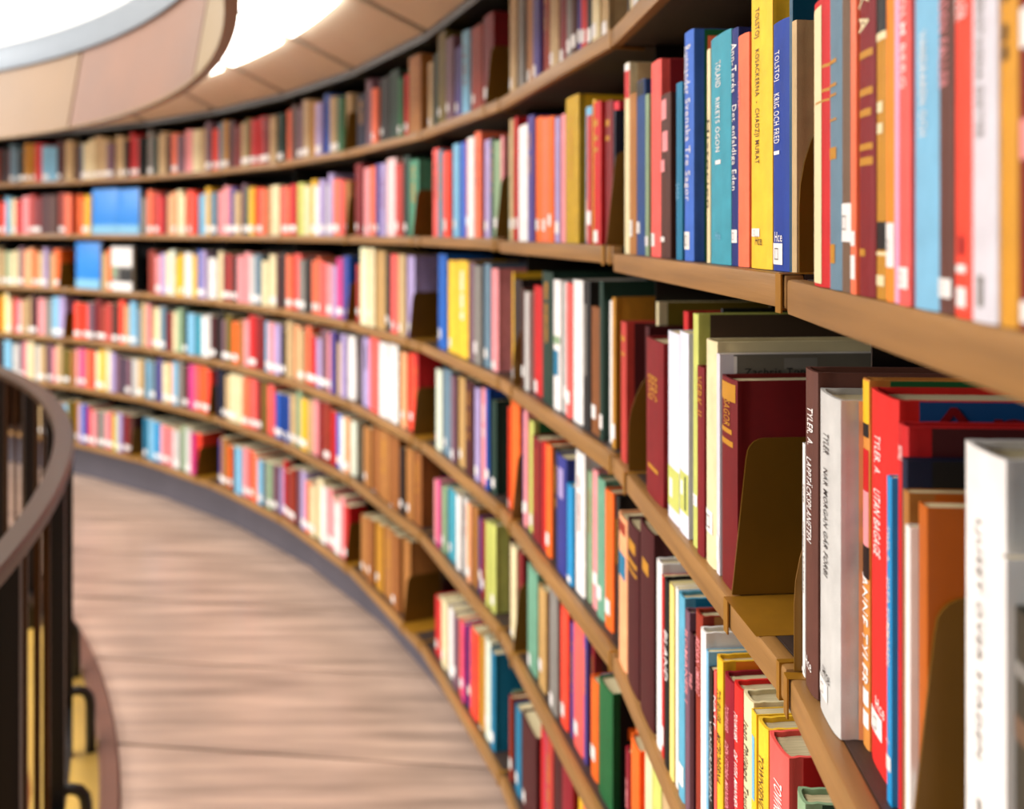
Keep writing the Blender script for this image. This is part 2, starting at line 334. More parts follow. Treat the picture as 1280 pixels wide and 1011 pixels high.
# ------------------------------------------------------------------ books
BOOK_ROWS = {
    ('B',0): [
        (79.9, 37.0, 182, 140, -3.4, 're', {'band': [(177.6, -5.8, -0.7, 0.4, 'cr'), (139.4, 137.4, -1, 1, 'gd'), (124.1, 122.1, -1, 1, 'gd'), (117.5, 116.0, -1, 1, 'gd')]}),
        (118.8, 26.1, 250, 135, -3.3, 'gb', {'band': [(138.6, 136.2, -0.8, 0.5, 'gd'), (124.1, 122.2, -0.8, 0.5, 'gd'), (117.9, 116.4, -0.8, 0.5, 'gd'), (102.9, 101.5, -0.8, 0.5, 'gd'), (85.6, 78.4, -0.8, 0.5, 'gd'), (27.3, 15.8, -0.5, 0.3, 'gd')]}),
        (145.4, 23.4, 247, 145, -3.3, 'tp', {}),
        (169.3, 10.0, 240, 135, -4.1, 'so', {'st': 'p', 'band': [(35.1, 27.0, -0.8, 0.8, 'wh'), (21.7, 8.3, -0.8, 0.8, 'wh')]}),
        (179.8, 26.0, 250, 135, -3.6, 'dr', {'band': [(132.1, 128.2, -0.9, 0.9, 'gd'), (111.8, 107.9, -0.9, 0.9, 'gd'), (100.6, 96.7, -0.9, 0.8, 'gd'), (82.1, 78.6, -0.9, 0.9, 'gd'), (74.7, 70.4, -0.9, 0.9, 'gd'), (25.6, 21.7, -0.6, 0.2, 'gd')], 'txt': [('K A', 163, 143, 0.65, 'cr', 0)]}),
        (206.3, 17.4, 253, 145, -2.2, 'gd', {'band': [(163.0, 137.4, -0.9, 0.9, 'bk'), (137.4, 133.3, -0.9, 0.9, 'cr'), (101.9, 96.2, -0.5, 0.5, 'cr'), (90.8, 85.4, -0.5, 0.5, 'cr'), (40.0, 25.6, -0.9, 0.9, 'bk'), (24.4, 22.7, -1, 1, 'cr'), (12.4, 7.0, -0.7, 0.7, 'cr')]}),
        (224.2, 13.9, 245, 135, -2.7, 'oy', {}),
        (238.6, 7.0, 240, 145, -2.8, 'pl', {'st': 'p'}),
        (246.1, 15.2, 242, 150, -4.1, 'pr', {'txt': [('OLM BERG', 146, 103, 0.39, 'wh', 0.25)], 'lab': (18, 8)}),
        (261.8, 30.8, 250, 150, -3.2, 'lb', {'txt': [('VANDRAREN OCH', 125, 78, 0.26, 'wh', 0.1)], 'st': 'h'}),
        (293.1, 16.1, 245, 135, -2.9, 'ub', {'txt': [('BLADEN FALLER', 144, 96, 0.52, 'pk', 0)], 'lab': (15, 7)}),
        (309.7, 18.7, 250, 150, -2.8, 'co', {'txt': [('NOVELLER', 149, 121, 0.52, 'wh', 0)], 'band': [(33.2, 25.4, -0.2, 0.3, 'dr'), (21.5, 18.2, -0.5, 0.5, 'wh'), (12.3, 4.2, -0.5, 0.5, 'wh')]}),
        (328.8, 22.4, 246, 135, -4.0, 'ls', {'txt': [('BERGTAGNA DIKTER', 128, 71, 0.29, 'gy', 0)], 'band': [(18.2, 5.9, -0.2, 0.25, 'gy')]}),
        (351.7, 14.3, 250, 160, -2.7, 'my', {}),
        (366.5, 13.7, 240, 160, -2.3, 'dr', {'band': [(113.9, 99.8, -0.7, 0.7, 'wh'), (74.5, 60.5, -0.6, 0.6, 'pk'), (10.5, 2.9, -0.6, 0.6, 'wh')]}),
        (381.4, 16.6, 230, 145, -3.3, 'be', {}),
    ],
    ('C',0): [
        (5.7, 7.3, 169, 130, 8.5, 'wh', {'st': 'p', 'txt': [('TYLER', 140, 126, 0.65, 'gy', 0), ('TORPISKA KRONIKAN', 113, 61, 0.65, 'gy', 0)], 'lab': (6, -5)}),
        (15.3, 31.4, 226, 150, 7.0, 'ub', {'txt': [('TYLER, A.', 200, 173, 0.47, 'wh', 0.2), ('LAPPTÄCKSPLANETEN', 164, 105, 0.47, 'wh', 0.2), ('Hce', 488, 488, 0.0, 'wh', 0)], 'hce': (15.0, 'wh')}),
        (48.9, 49.2, 216, 150, 8.1, 'lg', {'txt': [('TYLER', 190, 176, 0.26, 'dk', 0), ('NÄR MORGAN GÅR FÖRBI', 166, 95, 0.26, 'dk', 0)], 'hce': (25.8, 'dk'), 'lab': (24, 12), 'cover': 'pc', 'art': [(0.52, 0.3, 0.3, 0.52, 'ma'), (0.4, 0.16, 0.32, 0.5, 'ma'), (0.46, 0.08, 0.22, 0.28, 'bw')]}),
        (98.6, 12.5, 231, 150, 23.6, 'dy', {'band': [(230.5, 203.3, -1, 1, 'ye'), (203.3, 194.7, -0.9, 0.9, 'dk'), (187.1, 160.8, -0.6, 0.9, 're'), (160.8, 126.5, -0.5, 0.9, 'pk'), (146.7, 136.6, -0.9, 0.3, 'pu'), (126.5, 106.3, -1, 1, 'db'), (36.6, 26.5, -0.9, 0.9, 'wh'), (22.9, 12.8, -0.9, 0.9, 'wh')], 'txt': [('ANNE TYLER', 108, 39, 0.85, 'wh', 0)], 'cover': 'gn'}),
        (111.6, 49.4, 227, 135, 23.3, 'rd', {'txt': [('TYLER, A.', 201, 177, 0.26, 'wh', -0.25), ('UTAN BAGAGE', 168, 128, 0.26, 'wh', -0.25)], 'hce': (35.5, 'wh'), 'lab': (33, 20), 'cover': 'sb', 'art': [(0.1, 0.02, 0.95, 0.0, None)], 'cov_txt': ('Anne', 0.9, 0.985, 'dr')}),
        (161.5, 8.0, 185, 160, 18.5, 'cy', {'st': 'p', 'txt': [('TYLER, A', 157, 137, 0.52, 'wh', 0), ('SISTA SOMMAREN', 128, 78, 0.52, 'wh', 0)], 'hce': (34.2, 'wh'), 'lab': (27, 19)}),
        (170.0, 16.0, 217, 150, 21.0, 're', {'txt': [('NOVELL', 205, 197, 0.39, 'wh', 0)], 'cover': 'ma'}),
        (186.5, 8.0, 201, 160, 18.0, 'nv', {'cover': 'bk', 'art': [(0.82, 0.2, 0.97, 0.6, 'cr')]}),
        (195.0, 9.0, 186, 135, 16.0, 'ta', {'cover': 'ob'}),
        (204.5, 7.0, 170, 150, 14.0, 'wh', {'st': 'p'}),
        (212.0, 12.0, 184, 150, 18.0, 'ob', {'cover': 'ob', 'art': [(0.5, 0.25, 0.92, 0.8, 'ru'), (0.62, 0.32, 0.72, 0.55, 'dk')]}),
        (252.8, 42.3, 225, 160, 23.2, 'wh', {'txt': [('LJUSET ÖVER STADEN', 193, 85, 0.21, 'gy', 0)], 'cover': 'gy', 'art': [(0.55, 0.5, 0.85, 0.9, 'bl'), (0.05, 0.15, 0.5, 0.9, 'ol')], 'band': [(66.5, 55.6, -0.1, 0.1, 'gy')]}),
        (295.8, 7.0, 185, 135, 22.0, 'wh', {'st': 'p', 'cover': 'wh'}),
        (303.3, 20.3, 166, 160, 24.1, 'oy2', {'cover': 'tp', 'band': [(145.2, 138.6, -0.9, 0.9, 'gy'), (122.1, 112.1, -0.9, 0.9, 'tp')]}),
        (324.9, 29.3, 220, 150, 23.5, 'te', {}),
    ],
    ('D',0): [
        (3.0, 21.9, 200, 160, 4.4, 'sg', {'cover': 'dg'}),
        (27.2, 55.5, 190, 150, 3.5, 'ma', {}),
    ],
    ('A',1): [
        (3.0, 7.0, 208, 145, 18.9, 'db', {}),
        (10.5, 10.2, 210, 145, 20.3, 'cr', {}),
        (21.2, 36.2, 191, 145, 20.6, 'wh', {}),
        (57.9, 34.3, 231, 160, 19.8, 'gn', {}),
        (92.7, 27.9, 207, 150, 19.0, 'ye', {}),
        (121.0, 39.8, 226, 150, 20.9, 'pk', {}),
        (161.4, 49.4, 234, 160, 20.5, 'wh', {}),
        (211.3, 56.4, 193, 145, 21.1, 'ma', {}),
        (268.2, 51.2, 218, 135, 19.2, 'be', {}),
    ],
    ('B',1): [
        (3.0, 29.2, 269, 150, 13.0, 'cr', {'band': [(274.0, 257.9, -1, 1, 'wh'), (257.9, 218.9, -1, 1, 're')], 'cover': 'be'}),
        (37.6, 41.7, 220, 135, 12.4, 'ta', {'cover': 'be'}),
        (84.4, 48.3, 230, 150, 12.1, 'sl', {'band': [(228.7, 209.7, -0.9, 0.9, 'bk')], 'lab': (44, 29), 'cover': 'sl'}),
        (137.3, 18.2, 207, 150, 13.3, 'sg', {'st': 'p', 'lab': (25, 13)}),
        (159.9, 51.1, 242, 135, 14.1, 'pr', {'lab': (29, 13), 'cover': 'dr'}),
        (215.1, 46.7, 194, 160, 12.9, 'bw', {'band': [(187.7, 164.0, -0.5, 0.5, 'pk'), (149.7, 126.0, -0.3, 0.7, 'pk'), (116.5, 102.3, -0.8, 0.2, 'pk')], 'lab': (25, 19)}),
        (265.6, 25.4, 224, 160, 40.0, 'bk', {'cover': 'dg', 'art': [(0.85, 0.1, 0.95, 0.6, 'gd')]}),
        (294.5, 24.1, 197, 160, 12.0, 'te', {'txt': [('SAGA', 85, 67, 0.52, 'lb', 0)]}),
        (328.6, 35.1, 246, 135, 11.9, 'cb', {'txt': [('Runnander', 231, 179, 0.65, 'wh', 0), ('Svenska Tre Sagor', 174, 64, 0.65, 'wh', 0)], 'lab': (31, 12), 'cover': 'gn', 'art': [(0.0, 0.0, 0.98, 0.98, 'gn'), (0.8, 0.03, 0.97, 0.9, 'so'), (0.42, 0.03, 0.56, 0.9, 'sg'), (0.22, 0.03, 0.42, 0.45, 'my'), (0.3, 0.3, 0.42, 0.8, 'hp'), (0.02, 0.03, 0.2, 0.9, 'or')]}),
        (410.9, 11.1, 214, 160, 14.2, 'cr', {'st': 'p', 'txt': [('Historien', 143, 55, 0.65, 'dk', 0)], 'h': 0.2}),
        (424.7, 63.7, 220, 150, 12.2, 'tq', {'txt': [('TOLAND', 195, 170, 0.26, 'wh', 0), ('RIKETS ÖGON', 160, 108, 0.26, 'wh', 0), ('1', 100, 96, 0.26, 'wh', 0)], 'hce': (23.5, 'lb')}),
        (490.8, 18.5, 217, 135, 13.2, 'nb', {'txt': [('Ann-Terés', 204, 159, 0.78, 'wh', 0), ('Det enfaldiga Eden', 147, 69, 0.78, 'wh', 0)], 'lab': (33, 21)}),
        (511.6, 28.4, 206, 145, 11.8, 'so', {'txt': [('DIKTER', 166, 142, 0.26, 'pk', -0.5)]}),
        (542.1, 51.3, 240, 150, 13.1, 'yl', {'txt': [('TOLSTOJ', 221, 196, 0.26, 'bw', -0.2), ('KOSACKERNA  -  CHADZJI MURAT', 186, 89, 0.26, 'bw', -0.2)], 'lab': (34, 27), 'hce': (19.8, 'bw')}),
        (595.2, 36.9, 199, 135, 13.3, 'tb', {'txt': [('TOLSTOJ', 176, 152, 0.36, 'wh', -0.25), ('KRIG OCH FRED', 142, 102, 0.36, 'wh', -0.25), ('1', 96, 93, 0.36, 'wh', -0.25)], 'hce': (23.1, 'wh'), 'lab': (22, 5)}),
        (633.8, 7.0, 214, 160, 13.9, 'tl', {'cover': 'tl'}),
        (642.1, 9.7, 192, 150, 12.2, 'be', {'txt': [], 'cover': 'tn', 'art': [(0.86, 0.08, 0.9, 0.45, 'ta'), (0.8, 0.08, 0.84, 0.45, 'ta')]}),
    ],
    ('C',1): [
        (4.7, 33.9, 196, 150, 7.1, 'sr', {'cover': 'ma', 'band': [(176.1, 169.3, -0.8, 0.8, 'gd'), (153.5, 149.0, -0.8, 0.8, 'gd')]}),
        (44.1, 10.8, 226, 160, 50.0, 'cr', {'cover': 'ol'}),
        (60.3, 21.0, 194, 160, 30.0, 'ma', {'cover': 'ma'}),
        (168.0, 87.6, 192, 150, 6.0, 'dr', {'txt': [('BERG', 148, 119, 0.52, 'gd', 0)], 'band': [(38.5, 33.6, -0.6, 0.6, 'gd')]}),
        (259.5, 18.9, 231, 135, 30.0, 're', {'cover': 'dr'}),
        (282.1, 49.4, 211, 150, 6.6, 'wl', {'st': 'p', 'band': [(59.0, 14.4, -1, 1, 'lm'), (46.5, 25.1, -0.7, -0.1, 'wh'), (55.4, 17.9, 0.3, 0.6, 'dg')], 'txt': [('', 582, 581, 0.39, 'wh', 0)]}),
        (334.9, 35.6, 216, 145, 5.9, 'wl', {'st': 'p', 'band': [(66.8, 24.1, -1, 1, 'lm'), (56.6, 41.2, -0.7, -0.1, 'wh'), (63.4, 27.6, 0.3, 0.6, 'dg')]}),
        (373.5, 7.0, 243, 170, 40.0, 'bk', {'cover': 'bk'}),
        (382.8, 18.0, 239, 170, 7.1, 'lm', {'cover': 'br', 'lab': (54, 42)}),
        (403.6, 22.8, 188, 135, 5.2, 'dr', {'txt': [('VERK II', 179, 139, 0.72, 'gd', 0)], 'cover': 'dr'}),
        (429.3, 34.7, 218, 180, 6.6, 'cr', {'cover': 'cr'}),
        (466.5, 10.1, 208, 178, 7.1, 'ls', {'st': 'p', 'lab': (36, 13), 'cover': 'ds', 'art': [(0.0, 0.0, 0.99, 0.02, 'wh'), (0.93, 0.3, 0.98, 0.5, 'gy')], 'cov_txt': ('Zachris Topelius', 0.895, 0.935, 'dk')}),
        (479.1, 44.9, 190, 160, 6.5, 'dc', {'band': [(185.9, 169.8, -0.9, 0.9, 'gd'), (144.3, 139.9, -0.8, 0.6, 'gd'), (134.0, 128.9, -0.8, 0.7, 'gd')], 'txt': [('SAGOR', 170, 146, 0.39, 'gd', 0)]}),
    ],
    ('D',1): [
        (3.0, 56.2, 209, 145, 4.0, 'pc', {'band': [(158.0, 124.3, -0.6, 0.8, 'te'), (202.9, 186.1, -0.8, 0.8, 'ru')]}),
        (64.6, 70.7, 219, 145, 3.7, 'ma', {'band': [(196.7, 181.8, -0.6, 0.6, 'gd'), (171.2, 164.8, -0.8, 0.8, 'gd'), (158.4, 154.2, -0.8, 0.8, 'gd')]}),
        (140.0, 75.7, 240, 150, 4.1, 'ma', {'band': [(197.8, 181.8, -0.4, 0.5, 'gd')]}),
        (219.9, 8.2, 231, 145, 30.0, 'sg', {'cover': 'sg'}),
        (232.2, 23.9, 219, 160, 4.7, 'wh', {'cover': 'wh', 'art': [(0.72, 0.12, 0.96, 0.75, 're')]}),
        (260.0, 11.5, 209, 145, 4.6, 're', {'st': 'p', 'h': 0.18}),
        (275.2, 22.1, 212, 160, 3.3, 'bk', {'txt': [('BLAND', 153, 98, 0.65, 'wh', 0)], 'cover': 'bk'}),
        (301.0, 17.7, 215, 135, 3.7, 'pt', {'st': 'p', 'cover': 'ru'}),
        (322.1, 10.3, 218, 150, 5.2, 'wh', {'st': 'p'}),
        (335.7, 23.0, 218, 145, 3.9, 'lt', {'cover': 'te'}),
        (362.0, 15.7, 210, 150, 4.5, 'mv', {'txt': [('ROMANER I', 189, 114, 0.65, 'pk', 0)]}),
        (380.8, 15.2, 194, 150, 3.9, 'dm', {'txt': [('TRE', 154, 138, 0.65, 'pk', 0)]}),
        (399.0, 23.2, 224, 150, 5.1, 'ru', {'txt': [('RESAN', 198, 172, 0.59, 'pk', 0), ('OMKRING', 168, 142, 0.59, 'pk', 0)], 'cover': 'ta'}),
        (425.0, 16.6, 216, 135, 3.0, 'wh', {'cover': 'wh', 'art': [(0.76, 0.25, 0.92, 0.99, 'bk')], 'cov_txt': ('Skärgårdsliv', 0.83, 0.88, 'wh')}),
        (444.3, 8.0, 202, 145, 3.3, 'lb', {'st': 'p', 'cover': 'lb'}),
        (455.0, 10.4, 190, 160, 3.6, 'bk', {'txt': [('VANDRINGEN', 141, 65, 0.72, 'lg', 0)], 'cover': 'bk'}),
        (468.0, 7.0, 193, 135, 4.3, 'pr', {'st': 'p', 'txt': [('NATT', 169, 139, 0.85, 'wh', 0)]}),
        (475.6, 17.3, 211, 150, 4.0, 'ye', {'txt': [('TOURNIER', 182, 151, 0.65, 'bw', 0), ('METEORERNA', 140, 94, 0.65, 'bw', 0)], 'cover': 'oy'}),
        (495.4, 25.8, 204, 135, 4.7, 'cm', {'txt': [('TOURNIER', 178, 154, 0.39, 'pk', -0.1), ('DEN STORA MANNEN', 144, 84, 0.39, 'pk', -0.1)]}),
        (523.5, 22.1, 209, 135, 4.8, 'rd', {'txt': [('TOURNIER', 184, 159, 0.44, 'wh', -0.2), ('DE VITA MANNEN', 149, 100, 0.44, 'wh', -0.2)], 'cover': 'rd'}),
        (547.7, 24.9, 212, 145, 5.0, 'cr', {'txt': [('Jean Philippe Toussaint', 190, 96, 0.55, 'bk', -0.2)]}),
        (574.6, 11.8, 209, 145, 3.9, 'yl', {'band': [(188.9, 135.7, -0.6, 0.5, 'lb')]}),
        (588.4, 22.6, 209, 150, 3.8, 'yl', {'txt': [('TOWNSEND', 183, 139, 0.44, 'bw', 0)]}),
        (614.6, 41.1, 211, 160, 3.0, 'pr', {'txt': [('TOWNSEND', 185, 143, 0.39, 'wh', 0.2)], 'cover': 're'}),
    ],
    ('E',1): [
        (3.0, 16.1, 213, 135, 30.0, 'or', {}),
        (24.7, 21.8, 155, 145, 10.5, 'cm', {'txt': [('ROMAN', 113, 74, 0.65, 'pk', 0)]}),
        (51.9, 51.2, 188, 135, 11.2, 'or', {}),
        (108.0, 28.7, 236, 160, 30.0, 'co', {}),
        (141.3, 36.0, 214, 145, 10.7, 'cr', {'cover': 'gd'}),
        (181.6, 45.9, 224, 160, 10.3, 'lm', {}),
        (231.5, 49.6, 236, 150, 10.4, 'be', {'cover': 'be', 'art': [(0.7, 0.3, 0.95, 0.9, 'bw')]}),
        (284.7, 45.2, 236, 145, 9.2, 'so', {}),
    ],
    ('A',2): [
        (8.2, 60.6, 225, 135, 16.2, 'be', {}),
        (69.4, 49.8, 232, 160, 21.3, 'gy', {}),
        (126.2, 86.8, 195, 145, 25.9, 'ta', {}),
        (213.5, 55.4, 196, 145, 16.3, 'pu', {}),
        (269.4, 40.8, 201, 160, 23.6, 'ru', {}),
        (310.7, 60.9, 188, 150, 24.3, 'be', {}),
        (377.1, 47.1, 218, 160, 25.0, 'dr', {}),
        (424.6, 39.3, 229, 145, 24.3, 'gy', {}),
        (464.4, 28.2, 211, 135, 21.3, 'bw', {}),
        (493.1, 18.1, 224, 135, 24.7, 'pu', {}),
        (511.7, 44.2, 192, 145, 23.8, 're', {}),
        (556.4, 25.2, 221, 135, 20.7, 'dk', {}),
        (585.9, 36.9, 211, 160, 19.3, 'cr', {}),
        (623.2, 30.9, 190, 135, 23.8, 'be', {}),
    ],
    ('B',2): [
        (3.0, 7.0, 236, 150, 18.5, 'sg', {}),
        (10.5, 28.5, 264, 135, 16.4, 'be', {}),
        (39.5, 22.0, 267, 135, 21.1, 're', {}),
        (62.0, 84.9, 243, 135, 23.6, 'wh', {}),
        (153.7, 52.9, 254, 145, 20.4, 'pu', {}),
        (213.0, 49.9, 244, 160, 22.9, 'or', {}),
        (268.9, 41.3, 237, 160, 21.1, 'so', {}),
        (310.7, 39.1, 235, 145, 21.1, 'or', {}),
        (355.3, 27.1, 229, 150, 23.0, 'li', {}),
        (387.7, 26.1, 231, 145, 25.2, 'pk', {}),
        (419.0, 78.3, 255, 145, 24.4, 'ol2', {'cover': 'ye'}),
        (520.4, 31.2, 227, 160, 30.0, 'lb', {'band': [(72.8, 6.4, -0.9, 0.9, 'wh')]}),
        (555.9, 25.7, 209, 135, 20.4, 'sr', {}),
        (585.9, 12.5, 232, 160, 22.7, 'ye', {'st': 'p'}),
        (602.5, 36.1, 224, 150, 16.7, 're', {'band': [(196.2, 186.1, -0.5, 0.5, 'gd'), (171.0, 163.5, -0.5, 0.5, 'gd'), (152.1, 145.8, -0.5, 0.5, 'gd')], 'lab': (22, 1)}),
        (639.1, 34.0, 221, 145, 23.8, 'dr', {'band': [(192.3, 182.4, -0.5, 0.5, 'gd'), (167.6, 160.2, -0.5, 0.5, 'gd')]}),
        (676.8, 22.0, 216, 150, 25.4, 'rp', {}),
        (702.4, 7.2, 201, 145, 17.4, 'nv', {'st': 'p'}),
    ],
    ('C',2): [
        (3.0, 7.0, 228, 145, 25.7, 'cr', {}),
        (10.5, 13.2, 234, 135, 23.5, 'ye', {'lab': (25, -7)}),
        (31.4, 73.7, 220, 160, 20.0, 'db', {'lab': (39, 8)}),
        (119.2, 20.8, 206, 145, 17.6, 'bw', {}),
        (146.9, 33.6, 200, 160, 17.6, 'lg', {'st': 'p'}),
        (187.1, 81.8, 215, 160, 25.9, 're', {'lab': (26, 3), 'cover': 'cr'}),
        (274.9, 74.9, 247, 145, 19.4, 'dg', {}),
        (355.3, 48.2, 235, 135, 19.6, 'wh', {'band': [(133.2, 118.7, -0.9, 0.9, 'sg'), (107.0, 60.4, -0.9, 0.6, 'te')]}),
        (408.7, 25.5, 234, 135, 23.2, 'lg', {}),
        (439.3, 34.3, 233, 160, 19.4, 'pr', {}),
        (478.4, 55.5, 241, 135, 20.4, 'wh', {}),
        (538.3, 34.8, 241, 150, 19.8, 'dk', {'band': [(204.5, 86.3, -0.4, 0.3, 'gy')]}),
        (577.4, 53.3, 203, 135, 21.1, 'bz', {}),
        (634.6, 15.6, 246, 145, 17.1, 'dg', {}),
        (654.1, 37.5, 217, 135, 25.7, 'wh', {'cover': 'ol'}),
        (695.2, 14.4, 225, 150, 16.8, 'gd', {}),
    ],
    ('D',2): [
        (3.0, 7.0, 222, 145, 16.4, 'co', {'lab': (19, -14)}),
        (10.5, 80.2, 240, 145, 18.7, 'or', {}),
        (105.1, 14.1, 235, 150, 24.2, 'pu', {}),
        (126.2, 27.5, 239, 160, 20.1, 'pk', {}),
        (160.5, 33.2, 224, 135, 23.0, 'lm', {'cover': 'gn'}),
        (200.1, 68.8, 201, 145, 18.8, 'dr', {'band': [(182.0, 56.1, -0.3, 0.3, 'ru')]}),
        (274.9, 23.7, 206, 135, 20.3, 're', {}),
        (304.5, 39.8, 208, 135, 18.7, 'or', {}),
        (349.8, 32.6, 208, 150, 22.3, 'bk', {}),
        (387.7, 61.5, 208, 145, 16.8, 'pb', {'band': [(186.8, 134.1, -0.4, 0.5, 'li')]}),
        (454.1, 33.8, 170, 135, 16.7, 'te2', {'lab': (13, -12)}),
        (492.6, 50.2, 238, 150, 20.5, 'wh', {}),
        (547.2, 21.7, 214, 160, 25.9, 'sg', {}),
        (573.2, 25.2, 223, 150, 25.3, 'pk', {'lab': (59, 40)}),
        (602.5, 40.0, 219, 135, 22.2, 'sg2', {}),
        (646.4, 37.8, 211, 145, 21.3, 'or', {'cover': 'or', 'art': [(0.7, 0.2, 0.95, 0.9, 'ma')]}),
        (687.9, 14.5, 211, 145, 25.4, 'dk', {}),
    ],
    ('E',2): [
        (3.0, 7.0, 207, 145, 18.6, 'ma', {}),
        (10.5, 51.0, 197, 150, 18.0, 'cr', {'lab': (14, -12)}),
        (68.9, 36.2, 201, 145, 22.3, 'dr', {}),
        (160.5, 77.8, 205, 145, 18.9, 'sg2', {'lab': (26, 3)}),
        (250.6, 53.8, 194, 135, 18.7, 'tn', {}),
        (310.2, 22.8, 202, 135, 25.9, 'dr', {}),
        (338.7, 54.3, 226, 145, 16.2, 'gy', {'lab': (30, 7)}),
        (398.3, 46.0, 210, 145, 21.1, 'co', {}),
        (449.2, 19.6, 198, 135, 25.3, 'pu', {}),
        (473.6, 60.3, 213, 160, 22.6, 'pr', {}),
        (534.4, 17.2, 230, 160, 22.6, 'pu', {}),
        (553.8, 15.1, 205, 150, 30.0, 'dr', {'cover': 'ma'}),
        (569.4, 37.1, 158, 145, 22.9, 'or', {}),
        (607.0, 7.6, 175, 145, 30.0, 'bl', {'cover': 'bl'}),
        (618.7, 65.5, 179, 150, 20.0, 'gn', {'cover': 'bk', 'art': [(0.3, 0.1, 0.45, 0.95, 'or'), (0.6, 0.1, 0.7, 0.95, 'or')]}),
    ],
    ('F',2): [
        (3.0, 7.0, 186, 145, 25.8, 'sg', {}),
        (10.5, 20.9, 182, 150, 16.1, 'ru', {}),
        (46.5, 51.4, 181, 135, 20.3, 'te', {}),
        (119.2, 119.0, 201, 160, 16.8, 'ma', {}),
        (244.5, 42.4, 233, 150, 24.7, 're', {}),
        (292.8, 11.7, 245, 150, 22.0, 'pu', {}),
        (310.2, 50.6, 252, 145, 16.5, 'sr', {}),
        (366.3, 52.8, 264, 160, 17.6, 'ma', {}),
        (424.1, 63.8, 282, 150, 16.0, 'cm', {}),
        (492.6, 41.3, 253, 150, 25.6, 'ye', {}),
        (538.3, 43.3, 280, 150, 18.4, 'so', {}),
    ],
    ('A',3): [
        (3.0, 41.2, 194, 150, 18.2, 'be', {}),
        (53.2, 43.9, 209, 145, 19.8, 'dg', {}),
        (105.7, 83.4, 256, 135, 18.5, 'ol', {}),
        (197.2, 70.6, 226, 145, 16.9, 'mv', {}),
        (275.4, 59.5, 187, 135, 20.0, 'pu', {}),
        (342.2, 63.5, 216, 135, 19.0, 'lb', {}),
        (412.5, 92.4, 211, 145, 21.9, 'ru', {}),
        (511.2, 79.6, 221, 160, 22.6, 'dr', {'lab': (51, 25)}),
    ],
    ('B',3): [
        (35.2, 61.8, 250, 160, 23.6, 'pr', {}),
        (105.7, 58.9, 240, 145, 17.5, 'gb', {}),
        (172.8, 64.1, 230, 160, 16.4, 'co', {'lab': (48, 18)}),
        (244.7, 53.4, 246, 145, 23.3, 'lb', {}),
        (305.5, 51.0, 245, 135, 25.1, 'cb', {}),
        (363.7, 28.1, 247, 145, 24.3, 're', {}),
        (398.7, 54.2, 249, 135, 16.9, 'wh', {}),
        (459.5, 45.3, 257, 150, 17.3, 'so', {}),
        (511.2, 43.5, 233, 160, 25.6, 'li', {}),
        (560.8, 24.0, 235, 135, 24.4, 'dg', {}),
        (590.8, 52.1, 224, 145, 22.3, 'sg', {}),
        (648.6, 16.8, 231, 135, 20.9, 'pk', {}),
    ],
    ('C',3): [
        (105.7, 83.4, 260, 135, 20.6, 'te3', {'lab': (52, 26)}),
        (197.2, 85.8, 245, 135, 23.5, 'yl', {}),
        (290.5, 94.3, 248, 135, 22.6, 'yl', {}),
        (391.8, 47.8, 246, 160, 23.5, 'mv', {}),
        (446.3, 58.6, 240, 135, 18.5, 'gy', {'lab': (53, 25)}),
        (511.2, 49.6, 246, 145, 24.5, 'gb', {}),
        (572.9, 47.1, 237, 145, 23.3, 'pk', {'lab': (21, -5)}),
    ],
    ('D',3): [
        (88.4, 59.6, 222, 160, 18.3, 'wg', {}),
        (156.3, 80.5, 233, 160, 20.9, 'gb', {}),
        (244.7, 45.9, 226, 150, 16.8, 'mv', {'lab': (31, 6)}),
        (298.0, 72.7, 231, 145, 23.7, 'tn', {}),
        (377.8, 68.5, 234, 145, 16.8, 'ma', {}),
        (452.9, 39.2, 225, 150, 19.3, 'li', {}),
        (498.5, 43.9, 231, 145, 22.2, 'pk', {}),
        (548.6, 24.3, 237, 135, 16.1, 'bl', {}),
        (578.9, 35.4, 217, 135, 20.9, 'dg', {}),
    ],
    ('E',3): [
        (53.2, 35.2, 174, 160, 22.9, 'pk', {'lab': (-30, -67)}),
        (97.0, 34.2, 185, 150, 18.9, 'hp', {}),
        (139.6, 49.5, 179, 160, 20.6, 'sg', {}),
        (197.2, 85.8, 188, 145, 23.7, 'tq', {}),
        (290.5, 37.1, 191, 135, 19.1, 'wh', {}),
        (334.9, 42.9, 197, 135, 25.4, 'lg', {}),
        (384.8, 34.5, 195, 135, 18.9, 'pc', {}),
        (426.1, 33.4, 198, 160, 24.2, 'ta', {}),
        (466.1, 32.4, 181, 160, 25.9, 'pu', {}),
        (504.9, 37.6, 189, 145, 18.1, 'dr', {}),
        (548.6, 30.3, 195, 135, 16.7, 'lm', {}),
        (584.9, 35.2, 202, 150, 17.4, 'lm', {}),
    ],
    ('F',3): [
        (53.2, 69.6, 162, 145, 25.5, 're', {}),
        (131.2, 57.9, 184, 150, 22.0, 'cr', {}),
        (197.2, 55.2, 182, 150, 24.9, 'wh', {'lab': (-8, -33)}),
        (260.1, 52.8, 188, 160, 18.3, 'mv', {}),
        (320.3, 29.1, 196, 145, 19.9, 'pr', {}),
        (356.5, 21.3, 198, 160, 16.0, 'hp', {}),
        (384.8, 20.8, 209, 160, 22.8, 'pb', {}),
        (412.5, 66.7, 214, 145, 19.0, 'co', {}),
        (485.7, 44.4, 223, 160, 20.2, 'gd', {'lab': (-2, -27)}),
        (536.3, 42.6, 234, 150, 19.2, 'wg', {}),
        (584.9, 35.2, 224, 150, 16.0, 'te', {}),
    ],
    ('A',4): [
        (3.0, 100.7, 191, 145, 24.4, 'nv', {}),
        (112.8, 62.4, 230, 150, 23.1, 'mv', {}),
